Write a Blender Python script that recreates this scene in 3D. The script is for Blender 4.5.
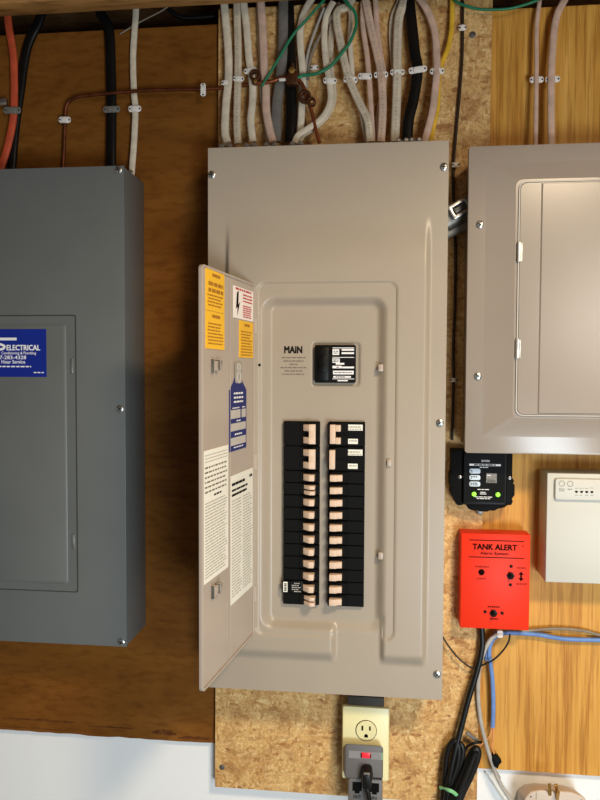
import bpy, bmesh, math, random
from mathutils import Vector, Matrix
random.seed(7)
for o in list(bpy.data.objects): bpy.data.objects.remove(o)
S = bpy.context.scene
COL = S.collection

# ------------------------------------------------------------------ camera
F_PX = 690.0
YAW, PITCH, ROLL = 0.1100, 0.0389, 0.0043
CAM = Vector((0.2816, -1.1391, 1.5388))
_f = Vector((-math.sin(YAW)*math.cos(PITCH), math.cos(YAW)*math.cos(PITCH), -math.sin(PITCH)))
_r0 = Vector((math.cos(YAW), math.sin(YAW), 0)); _u0 = _r0.cross(_f)
_r = _r0*math.cos(ROLL) + _u0*math.sin(ROLL); _u = _u0*math.cos(ROLL) - _r0*math.sin(ROLL)
cd = bpy.data.cameras.new('camera'); cam = bpy.data.objects.new('camera', cd); COL.objects.link(cam)
cd.sensor_fit = 'VERTICAL'; cd.sensor_height = 24.0; cd.lens = 24.0*F_PX/800.0; cd.clip_start = 0.01
cam.matrix_world = Matrix(((_r.x, _u.x, -_f.x, CAM.x), (_r.y, _u.y, -_f.y, CAM.y), (_r.z, _u.z, -_f.z, CAM.z), (0, 0, 0, 1)))
S.camera = cam
def at(px, py, y):
    "measured photo position -> point of the place on the plane y (metres)"
    d = _f + _r*((px-300)/F_PX) - _u*((py-400)/F_PX)
    return CAM + d*((y-CAM.y)/d.y)

# ------------------------------------------------------------------ world and lamps
w = bpy.data.worlds.new('world'); S.world = w; w.use_nodes = True
bg = w.node_tree.nodes['Background']; bg.inputs[0].default_value = (0.95, 0.95, 0.95, 1); bg.inputs[1].default_value = 0.14
def area(name, loc, target, size, power, col):
    l = bpy.data.lights.new(name, 'AREA'); l.shape = 'DISK'; l.size = size; l.energy = power; l.color = col
    o = bpy.data.objects.new(name, l); COL.objects.link(o); o.location = loc
    o.rotation_euler = (Vector(target)-Vector(loc)).to_track_quat('-Z', 'Y').to_euler()
    return o
area('ceiling_lamp', (0.86, -1.12, 2.245), (0.86, -1.07, 0.0), 0.28, 28.5, (1.0, 0.80, 0.54))
area('rear_lamp', (1.62, -2.9, 1.87), (0.3, 0.1, 1.2), 0.6, 14.5, (1.0, 0.91, 0.80))
area('cool_low_fill', (1.05, -2.10, 0.70), (0.05, 0.1, 0.80), 0.7, 31.0, (0.80, 0.92, 1.0))  # added cool fill, placed low to brighten the lower wall; source unseen
vs = S.view_settings
S.display_settings.display_device = 'sRGB'
vs.view_transform = 'Standard'; vs.look = 'None'; vs.exposure = 0.0; vs.gamma = 1.0; vs.use_curve_mapping = False

# ------------------------------------------------------------------ materials
def lin(c):
    return tuple((v/255/12.92 if v/255 <= .04045 else ((v/255+.055)/1.055)**2.4) for v in c)
def rgba(c): return (*lin(c), 1)
class NT:
    def __init__(s, name):
        s.m = bpy.data.materials.new(name); s.m.use_nodes = True; s.t = s.m.node_tree
        s.b = s.t.nodes['Principled BSDF']; s.L = s.t.links.new
    def n(s, typ, **kw):
        x = s.t.nodes.new(typ)
        for k, v in kw.items():
            if k in x.inputs: x.inputs[k].default_value = v
            else: setattr(x, k, v)
        return x
    def coords(s, scale=(1, 1, 1), rot=(0, 0, 0), kind='Object'):
        tc = s.n('ShaderNodeTexCoord'); mp = s.n('ShaderNodeMapping'); mp.inputs['Scale'].default_value = scale
        mp.inputs['Rotation'].default_value = rot; s.L(tc.outputs[kind], mp.inputs[0]); return mp.outputs[0]
    def ramp(s, fac, stops):
        r = s.n('ShaderNodeValToRGB'); e = r.color_ramp.elements
        while len(e) < len(stops): e.new(0.5)
        for el, (p, c) in zip(e, stops): el.position = p; el.color = rgba(c)
        s.L(fac, r.inputs[0]); return r.outputs[0]
    def mix(s, fac, a, b, mode='MIX'):
        m = s.n('ShaderNodeMix', data_type='RGBA', blend_type=mode)
        for sock, v in ((m.inputs[0], fac), (m.inputs[6], a), (m.inputs[7], b)):
            if isinstance(v, (int, float, tuple)): sock.default_value = v
            else: s.L(v, sock)
        return m.outputs[2]
    def bump(s, h, strength, dist=0.001):
        b = s.n('ShaderNodeBump'); b.inputs['Strength'].default_value = strength; b.inputs['Distance'].default_value = dist
        s.L(h, b.inputs['Height']); s.L(b.outputs[0], s.b.inputs['Normal'])
def paint(name, c, rough=.45, metal=0, var=.06, scale=9, bump=0, bscale=900, spec=.5, coat=0):
    t = NT(name); co = t.coords()
    nz = t.n('ShaderNodeTexNoise', Scale=scale, Detail=4.0); t.L(co, nz.inputs['Vector'])
    lo = tuple(max(0, v*(1-var)) for v in c); hi = tuple(min(255, v*(1+var)) for v in c)
    t.L(t.ramp(nz.outputs['Fac'], [(.3, lo), (.7, hi)]), t.b.inputs['Base Color'])
    t.b.inputs['Roughness'].default_value = rough; t.b.inputs['Metallic'].default_value = metal
    t.b.inputs['Specular IOR Level'].default_value = spec; t.b.inputs['Coat Weight'].default_value = coat
    if bump:
        n2 = t.n('ShaderNodeTexNoise', Scale=bscale, Detail=1.0); t.L(co, n2.inputs['Vector']); t.bump(n2.outputs['Fac'], bump, .0006)
    return t.m
def wood(name, dark, mid, light, sc, rough=.5,  dist=2.0, bump=.15, fine_lo=(150, 130, 110), fs=7.0, spec=.35):
    t = NT(name); co = t.coords(sc)
    n1 = t.n('ShaderNodeTexNoise', Scale=1.0, Detail=6.0, Roughness=.62, Distortion=dist); t.L(co, n1.inputs['Vector'])
    n2 = t.n('ShaderNodeTexNoise', Scale=fs, Detail=3.0, Roughness=.6); t.L(co, n2.inputs['Vector'])
    n3 = t.n('ShaderNodeTexNoise', Scale=3.0, Detail=2.0); t.L(t.coords(), n3.inputs['Vector'])
    base = t.ramp(n1.outputs['Fac'], [(.30, dark), (.5, mid), (.72, light)])
    fine = t.ramp(n2.outputs['Fac'], [(.36, fine_lo), (.52, (255, 255, 255))])
    c = t.mix(.55, base, fine, 'MULTIPLY')
    big = t.ramp(n3.outputs['Fac'], [(.3, (205, 195, 185)), (.7, (255, 255, 255))])
    c = t.mix(.6, c, big, 'MULTIPLY')
    t.L(c, t.b.inputs['Base Color']); t.b.inputs['Roughness'].default_value = rough
    t.b.inputs['Specular IOR Level'].default_value = spec
    t.bump(n2.outputs['Fac'], bump, .001); return t.m
def osb(name):
    t = NT(name)
    nz = t.n('ShaderNodeTexNoise', Scale=24.0, Detail=4.0); t.L(t.coords(), nz.inputs['Vector'])
    cols = []
    for sc, rot in (((48, 70, 210), (0, .5, 0)), ((210, 70, 62), (0, .35, 0)), ((90, 70, 180), (0, -.7, 0))):
        co = t.coords(sc, rot); mx = t.n('ShaderNodeMix', data_type='VECTOR'); mx.inputs[0].default_value = .5
        add = t.n('ShaderNodeVectorMath', operation='MULTIPLY_ADD'); add.inputs[1].default_value = (4.5, 4.5, 4.5)
        t.L(nz.outputs['Color'], add.inputs[0]); t.L(co, add.inputs[2])
        v = t.n('ShaderNodeTexVoronoi', Scale=1.0); t.L(add.outputs[0], v.inputs['Vector'])
        sp = t.n('ShaderNodeSeparateColor'); t.L(v.outputs['Color'], sp.inputs[0]); cols.append((sp.outputs[0], sp.outputs[1], v.outputs['Distance']))
    a = t.ramp(cols[0][0], [(.0, (204, 160, 98)), (.4, (224, 182, 118)), (1., (240, 204, 142))])
    b = t.ramp(cols[1][0], [(.0, (192, 144, 82)), (.5, (216, 170, 104)), (1., (232, 192, 128))])
    c = t.ramp(cols[2][0], [(.0, (176, 122, 66)), (.25, (212, 164, 98)), (1., (230, 188, 122))])
    g = t.n('ShaderNodeMath', operation='GREATER_THAN'); g.inputs[1].default_value = .55; t.L(cols[1][1], g.inputs[0])
    g2 = t.n('ShaderNodeMath', operation='GREATER_THAN'); g2.inputs[1].default_value = .6; t.L(cols[2][1], g2.inputs[0])
    m = t.mix(g.outputs[0], a, b); m = t.mix(g2.outputs[0], m, c)
    n2 = t.n('ShaderNodeTexNoise', Scale=260.0, Detail=3.0); t.L(t.coords(), n2.inputs['Vector'])
    m = t.mix(.5, m, t.ramp(n2.outputs['Fac'], [(.35, (190, 175, 160)), (.6, (255, 255, 255))]), 'MULTIPLY')
    n3 = t.n('ShaderNodeTexNoise', Scale=22.0, Detail=4.0); t.L(t.coords(), n3.inputs['Vector'])
    m = t.mix(.6, m, t.ramp(n3.outputs['Fac'], [(.33, (196, 168, 136)), (.52, (255, 255, 255))]), 'MULTIPLY')
    t.L(m, t.b.inputs['Base Color']); t.b.inputs['Roughness'].default_value = .65
    t.bump(cols[0][0], .2, .0008); return t.m
def jacket(name, c, printed=False, rough=.5, spec=.35):
    t = NT(name); tc = t.n('ShaderNodeTexCoord'); sp = t.n('ShaderNodeSeparateXYZ'); t.L(tc.outputs['UV'], sp.inputs[0])
    nz = t.n('ShaderNodeTexNoise', Scale=60.0, Detail=4.0); t.L(tc.outputs['Object'], nz.inputs['Vector'])
    base = t.ramp(nz.outputs['Fac'], [(.3, tuple(v*.9 for v in c)), (.7, tuple(min(255, v*1.05) for v in c))])
    if printed:
        n2 = t.n('ShaderNodeTexNoise', Scale=420.0, Detail=0.0); n2.noise_dimensions = '1D'; t.L(sp.outputs[0], n2.inputs['W'])
        g = t.n('ShaderNodeMath', operation='GREATER_THAN'); g.inputs[1].default_value = .53; t.L(n2.outputs['Fac'], g.inputs[0])
        a = t.n('ShaderNodeMath', operation='COMPARE'); a.inputs[1].default_value = .75; a.inputs[2].default_value = .035; t.L(sp.outputs[1], a.inputs[0])
        mu = t.n('ShaderNodeMath', operation='MULTIPLY'); t.L(g.outputs[0], mu.inputs[0]); t.L(a.outputs[0], mu.inputs[1])
        m2 = t.n('ShaderNodeMath', operation='MULTIPLY'); m2.inputs[1].default_value = .42; t.L(mu.outputs[0], m2.inputs[0])
        base = t.mix(m2.outputs[0], base, rgba((95, 80, 70)))
    t.L(base, t.b.inputs['Base Color']); t.b.inputs['Roughness'].default_value = rough; t.b.inputs['Specular IOR Level'].default_value = spec; return t.m
def glow(name, c, s):
    m = paint(name, c, .3, var=.02); b = m.node_tree.nodes['Principled BSDF']
    b.inputs['Emission Color'].default_value = rgba(c); b.inputs['Emission Strength'].default_value = s; return m
M = {}
M['beige'] = paint('beige_enamel', (168, 156, 140), .34, var=.02, scale=5, bump=.08, bscale=700)
M['beige2'] = paint('warm_beige_enamel', (180, 166, 153), .32, var=.02, scale=5, bump=.08, bscale=700)
M['beige3'] = paint('right_panel_enamel', (154, 143, 132), .24, var=.02, scale=5, bump=.08, bscale=700)
M['grey'] = paint('grey_enamel', (100, 104, 104), .40, var=.03, scale=6, bump=.08, bscale=700)
M['greyside'] = M['grey']
M['white_wall'] = paint('white_foam_wall', (240, 242, 243), .7, var=.01, scale=4, bump=.1, bscale=200)
M['concrete'] = paint('concrete_floor', (128, 125, 120), .8, var=.12, scale=6, bump=.3, bscale=80)
M['plyL'] = wood('brown_plywood', (116, 72, 25), (130, 82, 31), (142, 92, 37), (5, 20, 16), .5, .8, .06, fine_lo=(212, 200, 188), spec=.12)
M['plyR'] = wood('oak_plywood', (196, 134, 54), (224, 166, 76), (236, 182, 94), (46, 20, 1.6), .45, .9, .08, fine_lo=(182, 152, 112), fs=4.5, spec=.15)
M['beamwood'] = wood('joist_wood', (140, 96, 48), (182, 132, 74), (200, 152, 92), (2, 14, 20), .6, 1.0)
M['joist'] = wood('old_joist_wood', (92, 62, 34), (125, 88, 50), (146, 106, 64), (3, 14, 20), .7, 1.0)
M['osb'] = osb('oriented_strand_board')
M['peel'] = paint('peeled_veneer', (96, 56, 26), .7, var=.25, scale=70, spec=.1); M['edge'] = paint('board_edge', (150, 106, 62), .7, var=.2, scale=60)
M['white'] = jacket('cream_cable_jacket', (226, 211, 186)); M['whitep'] = jacket('printed_cream_cable_jacket', (214, 198, 172), True)
M['pink'] = jacket('pinkish_cable_jacket', (214, 180, 158)); M['pinkp'] = jacket('printed_pinkish_cable_jacket', (216, 184, 160), True)
M['dullgrey'] = jacket('grey_cable_jacket', (118, 112, 104)); M['greyw'] = jacket('pale_grey_cable_jacket', (176, 170, 162))
M['greybrown'] = jacket('grey_brown_wire', (140, 126, 108))
M['black'] = jacket('black_rubber', (17, 16, 15), rough=.38, spec=.3); M['redcable'] = jacket('orange_red_cable_jacket', (206, 86, 52))
M['yellow'] = jacket('yellow_cable_jacket', (228, 180, 52)); M['green'] = jacket('green_wire', (32, 122, 84), rough=.35)
M['brownwire'] = jacket('dark_brown_wire', (52, 36, 24)); M['blue'] = jacket('blue_cable_jacket', (104, 142, 204))
M['orangewire'] = jacket('orange_wire', (222, 150, 96))
M['copper'] = paint('tarnished_copper', (112, 62, 36), .45, .7, .2, 60); M['coppershine'] = paint('bright_copper', (160, 92, 58), .35, .8, .15, 200)
M['bronze'] = paint('bronze_clamp', (96, 60, 38), .42, .75, .2, 80); M['brass'] = paint('brass', (206, 164, 92), .3, .9)
M['steel'] = paint('zinc_steel', (196, 196, 192), .28, .9, .08, 90); M['dsteel'] = paint('dull_steel', (120, 118, 112), .45, .8, .1, 60)
M['jbox'] = paint('shade_darkened_metal', (66, 62, 58), .6, .3, spec=.2); M['seam'] = paint('grey_door_seam', (62, 64, 64), .6, spec=.2); M['slot'] = paint('dark_slot', (14, 13, 12), .8, spec=.1); M['clip'] = paint('white_plastic_clip', (238, 230, 220), .4, var=.03)
M['gclip'] = paint('grey_plastic_clip', (120, 116, 108), .5, var=.05)
M['blk'] = paint('black_breaker_plastic', (9, 9, 9), .6, var=.1, scale=40, bump=.05, spec=.12); M['blk2'] = paint('glossy_black_plastic', (8, 8, 8), .4, var=.05, spec=.2)
M['toggle'] = paint('tan_toggle_plastic', (218, 190, 166), .45, var=.03); M['paper'] = paint('white_paper', (240, 238, 226), .6, var=.02)
M['ylw'] = paint('yellow_label', (250, 192, 36), .5, var=.02); M['ink'] = paint('black_ink', (26, 22, 20), .7, spec=.1); M['lightink'] = paint('grey_ink', (172, 168, 160), .6)
M['noticeink'] = paint('faded_notice_ink', (112, 100, 88), .6); M['amberink'] = paint('brown_ink', (178, 118, 18), .6); M['redink'] = paint('red_ink', (200, 52, 44), .6); M['pinkpaper'] = paint('white_warning_paper', (250, 240, 234), .6, var=.01)
M['navy'] = paint('navy_card', (40, 48, 112), .6, var=.04, spec=.2); M['bluestick'] = paint('blue_sticker', (22, 42, 138), .5, var=.03, spec=.2); M['wink'] = paint('white_ink', (238, 238, 240), .5, var=.01)
M['cardgrey'] = paint('card_grey_and_rim_highlight', (196, 190, 182), .5, var=.03); M['clear'] = paint('clear_grey_strap', (164, 158, 146), .25, var=.05)
M['red'] = paint('red_orange_plastic', (238, 50, 18), .45, var=.02, spec=.2); M['darkred'] = paint('dark_ink_on_red', (26, 6, 4), .7, spec=.05)
M['offwhite'] = paint('off_white_plastic', (208, 207, 198), .45, var=.01); M['ivory'] = paint('ivory_plastic', (236, 226, 172), .35, var=.01)
M['agrey'] = paint('adapter_grey_plastic', (104, 100, 98), .45, var=.03); M['agrey2'] = paint('adapter_light_grey_stripe', (140, 138, 138), .45)
M['redlamp'] = glow('red_rocker_lamp', (226, 44, 58), .35); M['led'] = glow('green_led', (140, 236, 60), 1.1)
M['tie'] = paint('green_twist_tie', (128, 196, 132), .5); M['wartm'] = paint('beige_adapter_plastic', (206, 188, 170), .5, var=.02)
M['screenfoil'] = paint('silver_foil_label', (122, 116, 110), .5, .1, .2, 300); M['bluelab'] = paint('pale_blue_label', (206, 222, 236), .5, var=.02)
M['outline'] = paint('grey_outline_print', (150, 146, 136), .5)

# ------------------------------------------------------------------ mesh builder
class Fr:
    "frame on a surface: right, up, and the outward normal right x up"
    def __init__(s, o=(0, 0, 0), r=(1, 0, 0), u=(0, 0, 1)):
        s.o = Vector(o); s.r = Vector(r); s.u = Vector(u); s.n = s.r.cross(s.u)
    def p(s, a, b, c=0): return s.o + s.r*a + s.u*b + s.n*c
    def off(s, a, b, c=0): return Fr(s.p(a, b, c), s.r, s.u)
    def rot(s, ang):
        r = s.r*math.cos(ang)+s.u*math.sin(ang); u = s.u*math.cos(ang)-s.r*math.sin(ang); return Fr(s.o, r, u)
W0 = Fr()           # world frame: a = x, b = z, c = -y
ORG = {}
def rrect(a0, b0, a1, b1, r, n=5):
    pts = []
    for cx, cy, s in ((a1-r, b1-r, 0), (a0+r, b1-r, 1), (a0+r, b0+r, 2), (a1-r, b0+r, 3)):
        for k in range(n+1):
            t = (s+k/n)*math.pi/2; pts.append((cx+r*math.cos(t), cy+r*math.sin(t)))
    return pts
def circ(a, b, r, n=20, ry=None): return [(a+r*math.cos(2*math.pi*k/n), b+(ry or r)*math.sin(2*math.pi*k/n)) for k in range(n)]
def spline(P, sub=7):
    P = [Vector(p) for p in P]; Q = [P[0]*2-P[1]]+P+[P[-1]*2-P[-2]]; out = []
    for i in range(1, len(Q)-2):
        for k in range(sub):
            t = k/sub; a, b, c, d = Q[i-1:i+3]
            out.append(.5*((2*b)+(c-a)*t+(2*a-5*b+4*c-d)*t*t+(3*b-a-3*c+d)*t**3))
    return out+[P[-1]]
TEXT_CACHE = {}
def text_mesh(s, bold):
    if (s, bold) in TEXT_CACHE: return TEXT_CACHE[(s, bold)]
    c = bpy.data.curves.new('lettering', 'FONT'); c.body = s; c.resolution_u = 2
    o = bpy.data.objects.new('lettering', c); COL.objects.link(o); bpy.context.view_layer.update()
    me = bpy.data.meshes.new_from_object(o.evaluated_get(bpy.context.evaluated_depsgraph_get()))
    V = [(v.co.x, v.co.y) for v in me.vertices]; Fc = [list(p.vertices) for p in me.polygons]
    bpy.data.objects.remove(o); bpy.data.meshes.remove(me); bpy.data.curves.remove(c)
    TEXT_CACHE[(s, bold)] = (V, Fc); return V, Fc
class MB:
    def __init__(s): s.v = []; s.f = []; s.m = []; s.uv = {}
    def add(s, V, Fc, mi=0):
        b = len(s.v); s.v += [Vector(v) for v in V]; s.f += [[i+b for i in f] for f in Fc]; s.m += [mi]*len(Fc); return s
    def box(s, a0, a1, b0, b1, c0, c1, F=W0, mi=0):
        V = [F.p(a, b, c) for c in (c0, c1) for (a, b) in ((a0, b0), (a1, b0), (a1, b1), (a0, b1))]
        return s.add(V, [(3, 2, 1, 0), (4, 5, 6, 7), (0, 1, 5, 4), (1, 2, 6, 5), (2, 3, 7, 6), (3, 0, 4, 7)], mi)
    def wbox(s, x0, x1, y0, y1, z0, z1, mi=0): return s.box(x0, x1, z0, z1, -y1, -y0, W0, mi)
    def prism(s, poly, c0, c1, F=W0, mi=0, top=None):
        n = len(poly); top = top or poly
        V = [F.p(a, b, c0) for a, b in poly]+[F.p(a, b, c1) for a, b in top]
        return s.add(V, [list(range(n))[::-1], list(range(n, 2*n))]+[(i, (i+1) % n, n+(i+1) % n, n+i) for i in range(n)], mi)
    def flat(s, poly, c, F=W0, mi=0): return s.add([F.p(a, b, c) for a, b in poly], [list(range(len(poly)))], mi)
    def bar(s, a0, a1, b0, b1, c, F=W0, mi=0): return s.flat([(a0, b0), (a1, b0), (a1, b1), (a0, b1)], c, F, mi)
    def ring(s, outer, inner, c0, c1, F=W0, mi=0):
        n = len(outer); V = [F.p(a, b, c) for c in (c0, c1) for a, b in outer]+[F.p(a, b, c) for c in (c0, c1) for a, b in inner]
        Fc = []
        for i in range(n):
            j = (i+1) % n
            Fc += [(i, j, n+j, n+i), (2*n+j, 2*n+i, 3*n+i, 3*n+j), (n+i, n+j, 3*n+j, 3*n+i), (j, i, 2*n+i, 2*n+j)]
        return s.add(V, Fc, mi)
    def lathe(s, prof, F=W0, n=18, mi=0):
        "profile of (radius, c) around the normal of F"
        V = []; Fc = []
        for r, c in prof: V += [F.p(r*math.cos(2*math.pi*k/n), r*math.sin(2*math.pi*k/n), c) for k in range(n)]
        for i in range(len(prof)-1):
            for k in range(n): Fc.append((i*n+k, i*n+(k+1) % n, (i+1)*n+(k+1) % n, (i+1)*n+k))
        Fc.append(list(range(n))[::-1]); Fc.append([(len(prof)-1)*n+k for k in range(n)])
        return s.add(V, Fc, mi)
    def tube(s, pts, wd, th=None, n=12, mi=0, up=Vector((0, 1, 0)), sub=7, taper=None):
        C = spline(pts, sub) if sub else [Vector(p) for p in pts]; th = th or wd; L = 0; b = len(s.v); side = None
        for i, c in enumerate(C):
            t = (C[min(i+1, len(C)-1)]-C[max(i-1, 0)]).normalized()
            sd = t.cross(up)
            if side is None or sd.length > .3: side = sd.normalized() if sd.length > 1e-4 else Vector((1, 0, 0))
            side = (side-t*side.dot(t)).normalized(); nn = side.cross(t)
            if i: L += (c-C[i-1]).length
            k_ = 1 if not taper else taper(i/(len(C)-1))
            for k in range(n):
                a = 2*math.pi*k/n; ca, sa = math.cos(a), math.sin(a); e = .75
                ca = math.copysign(abs(ca)**e, ca); sa = math.copysign(abs(sa)**e, sa)
                s.uv[len(s.v)] = (L, k/n); s.v.append(c+side*(ca*wd/2*k_)+nn*(sa*th/2*k_))
        m = len(C)
        Fc = [(b+i*n+k, b+(i+1)*n+k, b+(i+1)*n+(k+1) % n, b+i*n+(k+1) % n) for i in range(m-1) for k in range(n)]
        Fc += [[b+k for k in range(n)], [b+(m-1)*n+k for k in range(n)][::-1]]
        s.f += Fc; s.m += [mi]*len(Fc); return s
    def text(s, t, a, b, h, F=W0, mi=0, align='C', w=None, bold=0.0, c=.0004):
        V, Fc = text_mesh(t, 0)
        x0 = min(v[0] for v in V); x1 = max(v[0] for v in V); y0 = min(v[1] for v in V); y1 = max(v[1] for v in V)
        ky = h/(y1-y0); kx = (w/(x1-x0)) if w else ky; wd = (x1-x0)*kx
        sx = {'C': a-wd/2, 'L': a, 'R': a-wd}[align]
        for dx in ((0,) if not bold else (-bold*h, 0, bold*h)):
            for dy in ((0,) if not bold else (-bold*h*.6, bold*h*.6)):
                s.add([F.p(sx+(x-x0)*kx+dx, b+(y-y0)*ky+dy, c+(dx+dy)*.01) for x, y in V], Fc, mi)
        return s
    def dashes(s, a0, a1, b, h, F=W0, mi=0, c=.0004, word=(.004, .011), gap=.0018, rng=random):
        a = a0
        while a < a1-.001:
            e = min(a1, a+rng.uniform(*word)); s.bar(a, e, b, b+h, c, F, mi); a = e+gap
        return s
    def build(s, name, mats, parent=None, origin=None, bevel=0, seg=2, smooth=35, pinv=None):
        if not isinstance(mats, (list, tuple)): mats = [mats]
        if origin is None:
            if parent is not None: origin = ORG[parent.name]
            else:
                lo = [min(v[i] for v in s.v) for i in range(3)]; hi = [max(v[i] for v in s.v) for i in range(3)]
                origin = ((lo[0]+hi[0])/2, (lo[1]+hi[1])/2, lo[2])
        origin = Vector(origin); me = bpy.data.meshes.new(name)
        me.from_pydata([tuple(v-origin) for v in s.v], [], s.f)
        for p, mi in zip(me.polygons, s.m): p.material_index = mi
        if s.uv:
            uv = me.uv_layers.new(name='UVMap')
            for lp in me.loops: uv.data[lp.index].uv = s.uv.get(lp.vertex_index, (0, 0))
        bm = bmesh.new(); bm.from_mesh(me)
        bmesh.ops.recalc_face_normals(bm, faces=bm.faces[:]) if bevel else None
        if bevel:
            bmesh.ops.remove_doubles(bm, verts=bm.verts[:], dist=1e-6)
            es = [e for e in bm.edges if len(e.link_faces) == 2 and e.calc_face_angle(0) > .6]
            bmesh.ops.bevel(bm, geom=es, offset=bevel, segments=seg, profile=.5, affect='EDGES', clamp_overlap=True)
        bm.to_mesh(me); bm.free()
        for m in mats: me.materials.append(M[m])
        if smooth:
            for p in me.polygons: p.use_smooth = True
            me.set_sharp_from_angle(angle=math.radians(smooth))
        o = bpy.data.objects.new(name, me); COL.objects.link(o); ORG[o.name] = origin
        if parent is not None: o.parent = parent; o.location = origin-ORG[parent.name]
        else: o.location = origin
        return o
def tag(o, label, cat, group=None):
    o['label'] = label; o['category'] = cat
    if group: o['group'] = group
    return o
def thing(name, label, cat, loc, group=None):
    o = bpy.data.objects.new(name, None); o.empty_display_size = .03; COL.objects.link(o); o.location = loc; ORG[o.name] = Vector(loc)
    return tag(o, label, cat, group)
def struct(o, label=None):
    o['kind'] = 'structure'
    if label: o['label'] = label
    return o
def inst(name, mesh_obj, parent, loc, rot=None):
    o = bpy.data.objects.new(name, mesh_obj.data if hasattr(mesh_obj, 'data') else mesh_obj); COL.objects.link(o); o.parent = parent
    o.location = Vector(loc)-ORG[parent.name]; ORG[o.name] = Vector(loc)
    if rot: o.rotation_euler = rot
    return o
def proto(mb, mats, **kw):
    o = mb.build('proto', mats, origin=(0, 0, 0), **kw); me = o.data; bpy.data.objects.remove(o); return me

# ------------------------------------------------------------------ the setting
ZT = 2.166
struct(MB().wbox(-2.4, 2.8, .117, .36, 0, ZT).build('wall_back', 'white_wall'), 'white insulated basement wall behind the wooden boards')
struct(MB().wbox(-2.4, 2.8, -3.4, .36, -.1, 0).build('floor', 'concrete'), 'grey concrete basement floor')
struct(MB().wbox(-2.4, 2.8, -3.4, .42, 2.44, 2.5).build('ceiling', 'joist'), 'dark wooden subfloor above the joists')
struct(MB().wbox(-2.4, 2.8, .36, .40, ZT, 2.44).build('trim_1', 'joist'), 'dark rim board above the basement wall')
struct(MB().wbox(-2.4, .74, -.012, .03, 2.1605, 2.44).build('trim_2', 'beamwood', bevel=.002), 'tan wooden joist running across the top of the wall')
for k, y in enumerate((-.382, -.792, -1.40)):
    struct(MB().wbox(-2.4, 2.8, y-.042, y, 2.1605, 2.44).build('trim_%d' % (k+3), 'beamwood', bevel=.002), 'wooden ceiling joist')
random.seed(3)
def ragged(x0, x1, z0, z1, amp, n=60, y0=.105, y1=.1162):
    bot = [(x0+(x1-x0)*k/n, z0+random.uniform(-amp, amp)) for k in range(n+1)]
    return MB().prism(bot+[(x1, z1), (x0, z1)], -y1, -y0)
tag(ragged(-1.0, .20, .8435, ZT, .0012).build('plywood_board', 'plyL', smooth=0), 'dark brown plywood sheet behind the grey panel on the left', 'board')
tag(ragged(.2005, 1.25, .8295, ZT, .0004).build('plywood_board', 'plyR', smooth=0), 'golden oak plywood sheet behind the white control box on the right', 'board')
ob = MB().prism([(-.0107, .768), (.4665, .768), (.4735, ZT+.02), (-.0033, ZT+.02)], -.1042, -.093)
osbo = thing('strand_board', 'flaky tan strand board carrying the open beige breaker panel', 'board', (.23, .099, .768))
ob.build('board', 'osb', osbo, smooth=0)
def nail(me_name, p, r, mats='dsteel'):
    return MB().lathe([(r, 0), (r, .001), (r*.6, .0016)], Fr(p), 14).build('nail', mats, osbo)
nail('n', at(222, 767, .093), .005); nail('n', at(472.5, 35, .093), .0058)
# splinter strips at the foot of the brown plywood
for x0, x1, z, h in ((-.435, -.285, .8665, .004), (-.262, -.170, .8615, .0028), (-.135, -.088, .8560, .009), (-.085, -.020, .8500, .006), (-.44, -.30, .8500, .0022)):
    n = 14; up = [(x1+(x0-x1)*k/n, z+h*(.4+.6*random.random())*math.sin(math.pi*(k+.5)/(n+1))**.5) for k in range(n+1)]; lo = [(x0+(x1-x0)*k/n, z-h*.3*random.random()) for k in range(n+1)]
    MB().prism(lo+up, -.1056, -.1044).build('peeled_patch', 'peel', bpy.data.objects['plywood_board'], smooth=0)

# ------------------------------------------------------------------ shared screw
scr = MB().lathe([(.0062, 0), (.0064, .0009), (.0060, .0022), (.0042, .0032)], W0, 20)
scr.box(-.0050, .0050, -.0007, .0007, .0026, .0036, Fr().rot(.6), 1).box(-.0007, .0007, -.0036, .0036, .0026, .0036, Fr().rot(.6), 1)
SCREW = proto(scr, ['steel', 'slot'])
def screw(parent, x, y, z, rot=0): return inst('screw', SCREW, parent, (x, y, z), (0, rot, 0))

# ------------------------------------------------------------------ grey panel (left)
GX0, GX1, GZ0, GZ1 = -.539, -.1448, 1.0626, 1.8880
gp = thing('breaker_box', 'dark grey breaker panel with closed door and blue sticker', 'breaker box', (-.34, .105, GZ0))
MB().wbox(GX0+.001, GX1-.001, .003, .1044, GZ0+.001, GZ1-.001).build('box_body', 'grey', gp, bevel=.0015)
cv = MB().wbox(GX0, GX1, .0, .0032, GZ0, GZ1)
cv.build('front_cover', 'grey', gp, bevel=.0012)
DX0, DX1, DZ0, DZ1 = -.452, -.2335, 1.1572, 1.6352
gd = MB().ring(rrect(DX0-.0022, DZ0-.0022, DX1+.0022, DZ1+.0022, .004), rrect(DX0, DZ0, DX1, DZ1, .004), .0001, .0004, mi=1)
gd.prism(rrect(DX0, DZ0, DX1, DZ1, .004), .0001, .0014)
gd.prism(rrect(-.434, 1.1690, -.2490, 1.6220, .006), .0014, .0032, top=rrect(-.431, 1.172, -.2525, 1.6190, .005))
gdo = gd.build('door', ['grey', 'seam'], gp, bevel=0)
for z in (1.5494, 1.2455):
    MB().box(-.2405, -.2362, z-.0125, z+.0125, .0012, .004).build('hinge', 'steel', gdo, bevel=.001)
for z in (1.8805, 1.4761, 1.0713): screw(gp, -.1540, .0, z, z)
for z in (1.8805, 1.4761, 1.0713): screw(gp, -.530, .0, z, z)
for k in range(13):                                            # small dimples along the side
    F = Fr((GX1-.001, .052, 1.12+.06*k), (0, 1, 0), (0, 0, 1))
    MB().lathe([(.0016, 0), (.0012, .0004)], F, 10).build('rivet', 'grey', gp)
sF = Fr((0, -.0032, 0))
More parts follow.
